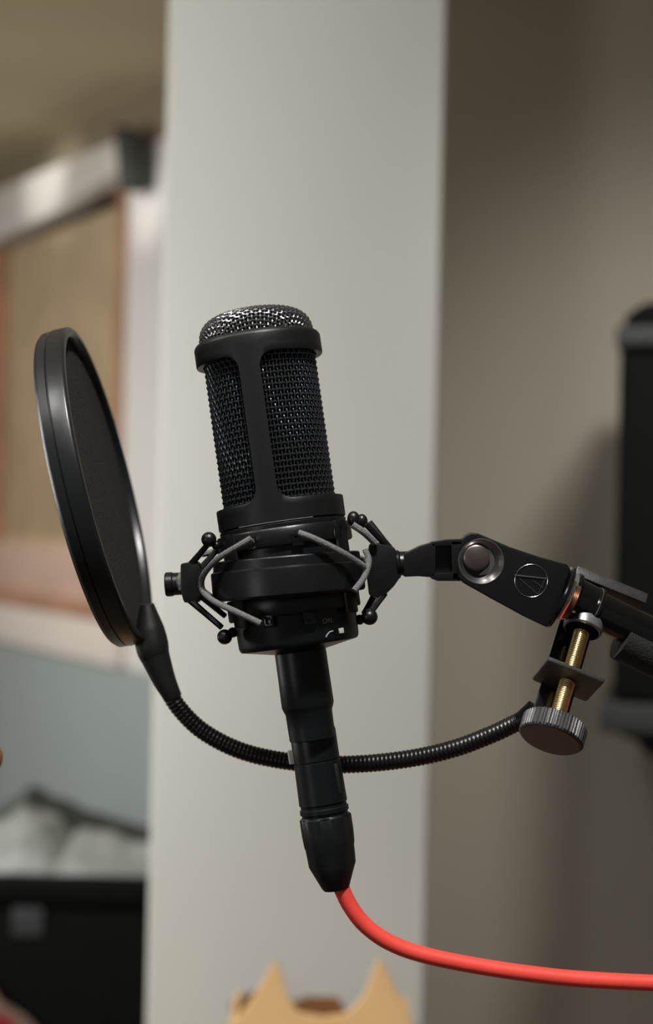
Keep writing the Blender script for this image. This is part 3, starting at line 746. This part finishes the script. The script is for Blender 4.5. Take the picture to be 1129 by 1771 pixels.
def lumps(name, x0, x1, y0, y1, hfun, m, label, cat, n=60):
    bm = bmesh.new(); g = []; nj = 24
    for i in range(n+1):
        row = []
        for j in range(nj+1):
            u = i/n; v = j/nj
            x = x0+(x1-x0)*u; y = y0+(y1-y0)*v
            h = hfun(x, u)*math.sin(PI*min(1, max(0, v)))**0.45*(math.sin(PI*u)**0.15)
            h *= 1+0.16*noise.noise(Vector((x*22, y*22, 3)))+0.10*noise.noise(Vector((x*60, y*60, 9)))
            row.append(bm.verts.new((x, y, z_case+0.002+max(0.0, h))))
        g.append(row)
    for i in range(n):
        for j in range(nj): bm.faces.new((g[i][j], g[i+1][j], g[i+1][j+1], g[i][j+1]))
    base = [bm.verts.new((x, y, z_case+0.001)) for x, y in ((x0, y0), (x1, y0), (x1, y1), (x0, y1))]
    bm.faces.new(base)
    o = link_mesh(name, bm, M[m], None, 60)
    return tag(o, label, cat)
def ridge(pts):
    def f(x, u):
        for (a, ha_), (b, hb_) in zip(pts, pts[1:]):
            if a <= x <= b: return ha_+(hb_-ha_)*(x-a)/(b-a)
        return pts[0][1] if x < pts[0][0] else pts[-1][1]
    return f
def top_at(y, lst): return [(onY(px, py, y).x, onY(px, py, y).z-z_case) for px, py in lst]
lumps('folded_cloth', xl+0.03, xr-0.03, yc+0.20, yc+0.34, ridge(top_at(yc+0.27, [(-150, 1480), (0, 1405), (55, 1362), (150, 1405), (230, 1432), (330, 1450)])), 'tarp', 'dark grey folded cloth lying behind the pale bag on the case', 'cloth')
lumps('plastic_bag', xl+0.05, xr-0.04, yc+0.02, yc+0.19, ridge(top_at(yc+0.10, [(-150, 1480), (0, 1425), (45, 1398), (95, 1420), (118, 1455), (140, 1436), (190, 1446), (230, 1462), (330, 1470)])), 'bag', 'crumpled pale plastic bag on top of the black case', 'bag')
# red and pale cloth hanging over the front, lowest left corner
def hang(name, pix, y, m, parent=None, th=0.006):
    pts = [onY(a, b, y) for a, b in pix]
    bm = bmesh.new(); n = 10
    bm = prism([(p.x, p.z) for p in pts], y, y+th, 0.002)
    bmesh.ops.translate(bm, vec=-parent.location, verts=bm.verts)
    return link_mesh(name, bm, M[m], parent, 40)
yh = yc-0.05
ct_ = empty('hanging_cloth', onY(-60, 1900, yh), 'red and pale cloth draped in the lowest left corner of the frame', 'cloth')
def drape(name, pix, m):
    # folds: strip of ridges following the slanting upper hem
    bm = bmesh.new(); top = [onY(a, b, yh) for a, b in pix]; n = 40; g = []
    L = resample(top, (top[-1]-top[0]).length/n)
    for i, p in enumerate(L):
        row = []
        for j in range(13):
            v = j/12; y = yh-0.012*math.sin(i*0.7+v*1.5)*(0.4+v)+0.02*0
            row.append(bm.verts.new((p.x, y, p.z-v*0.28)))
        g.append(row)
    for i in range(len(g)-1):
        for j in range(12): bm.faces.new((g[i][j], g[i+1][j], g[i+1][j+1], g[i][j+1]))
    bmesh.ops.solidify(bm, geom=bm.faces[:], thickness=0.004)
    bmesh.ops.translate(bm, vec=-ct_.location, verts=bm.verts)
    return link_mesh(name, bm, M[m], ct_, 60)
drape('pale_layer', [(-260, 1560), (-60, 1640), (0, 1728), (30, 1750), (62, 1778), (90, 1830)], 'cloth_pale')
yh -= 0.035
drape('red_layer', [(-260, 1640), (-60, 1725), (-10, 1750), (14, 1760), (30, 1780), (40, 1840)], 'cloth_red')

# wooden pole with a rounded knob just inside the left edge
pc = P(-14, 1311, 0.72); wp = empty('wooden_pole', Vector((pc.x, pc.y, 0)), 'tan wooden pole top with rounded knob peeking in at the left edge', 'pole')
link_mesh('knob', ball(Vector((0, 0, pc.z)), 0.0050, (1, 1, 1.35), 24), M['pole_wood'], wp, 60)
link_mesh('shaft', tube([Vector((0, 0, 0)), Vector((0, 0, pc.z-0.004))], 0.0022, 12), M['pole_wood'], wp, 60)

# ------------------------------------------------------------------ cardboard box with pointed flaps
yb = 1.38
def bp(px, py, y=yb): return onY(px, py, y)
xa = bp(392, 1771).x; xb = bp(718, 1771).x; zr = bp(560, 1765).z
cbx_ = empty('cardboard_box', Vector(((xa+xb)/2, yb+0.07, 0)), 'tan cardboard box with two pointed flaps at the bottom edge of the frame', 'box')
def panel(name, pts, y0, y1, m):
    bm = prism([(p[0]-cbx_.location.x, p[1]) for p in pts], y0-cbx_.location.y, y1-cbx_.location.y, 0.001)
    return link_mesh(name, bm, M[m], cbx_, 0)
fr = [(xa, 0)]+[(bp(x, y).x, bp(x, y).z) for x, y in ((396, 1771), (408, 1764), (436, 1728), (460, 1690), (474, 1662), (484, 1676), (496, 1722), (516, 1752), (560, 1760), (602, 1754), (630, 1722), (648, 1674), (657, 1658), (672, 1686), (700, 1745), (718, 1790))]+[(xb, 0)]
panel('front_panel', fr, yb, yb+0.005, 'card')
y2 = yb+0.14
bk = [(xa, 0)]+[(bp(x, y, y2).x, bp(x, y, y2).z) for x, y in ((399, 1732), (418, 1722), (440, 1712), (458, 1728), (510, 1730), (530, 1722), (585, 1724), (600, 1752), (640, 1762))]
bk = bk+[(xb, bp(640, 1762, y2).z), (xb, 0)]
panel('back_panel', bk, y2-0.005, y2, 'card_shade')
zs_ = bp(560, 1800).z
for xx in (xa, xb):
    link_mesh('side_panel', box(Vector((xx+(0.0028 if xx == xa else -0.0028)-cbx_.location.x, 0, zs_/2)), (0.005, 0.129, zs_)), M['card'], cbx_, 0)
link_mesh('bottom_panel', box(Vector((0, 0, 0.004)), (xb-xa-0.012, 0.128, 0.006)), M['card'], cbx_, 0)
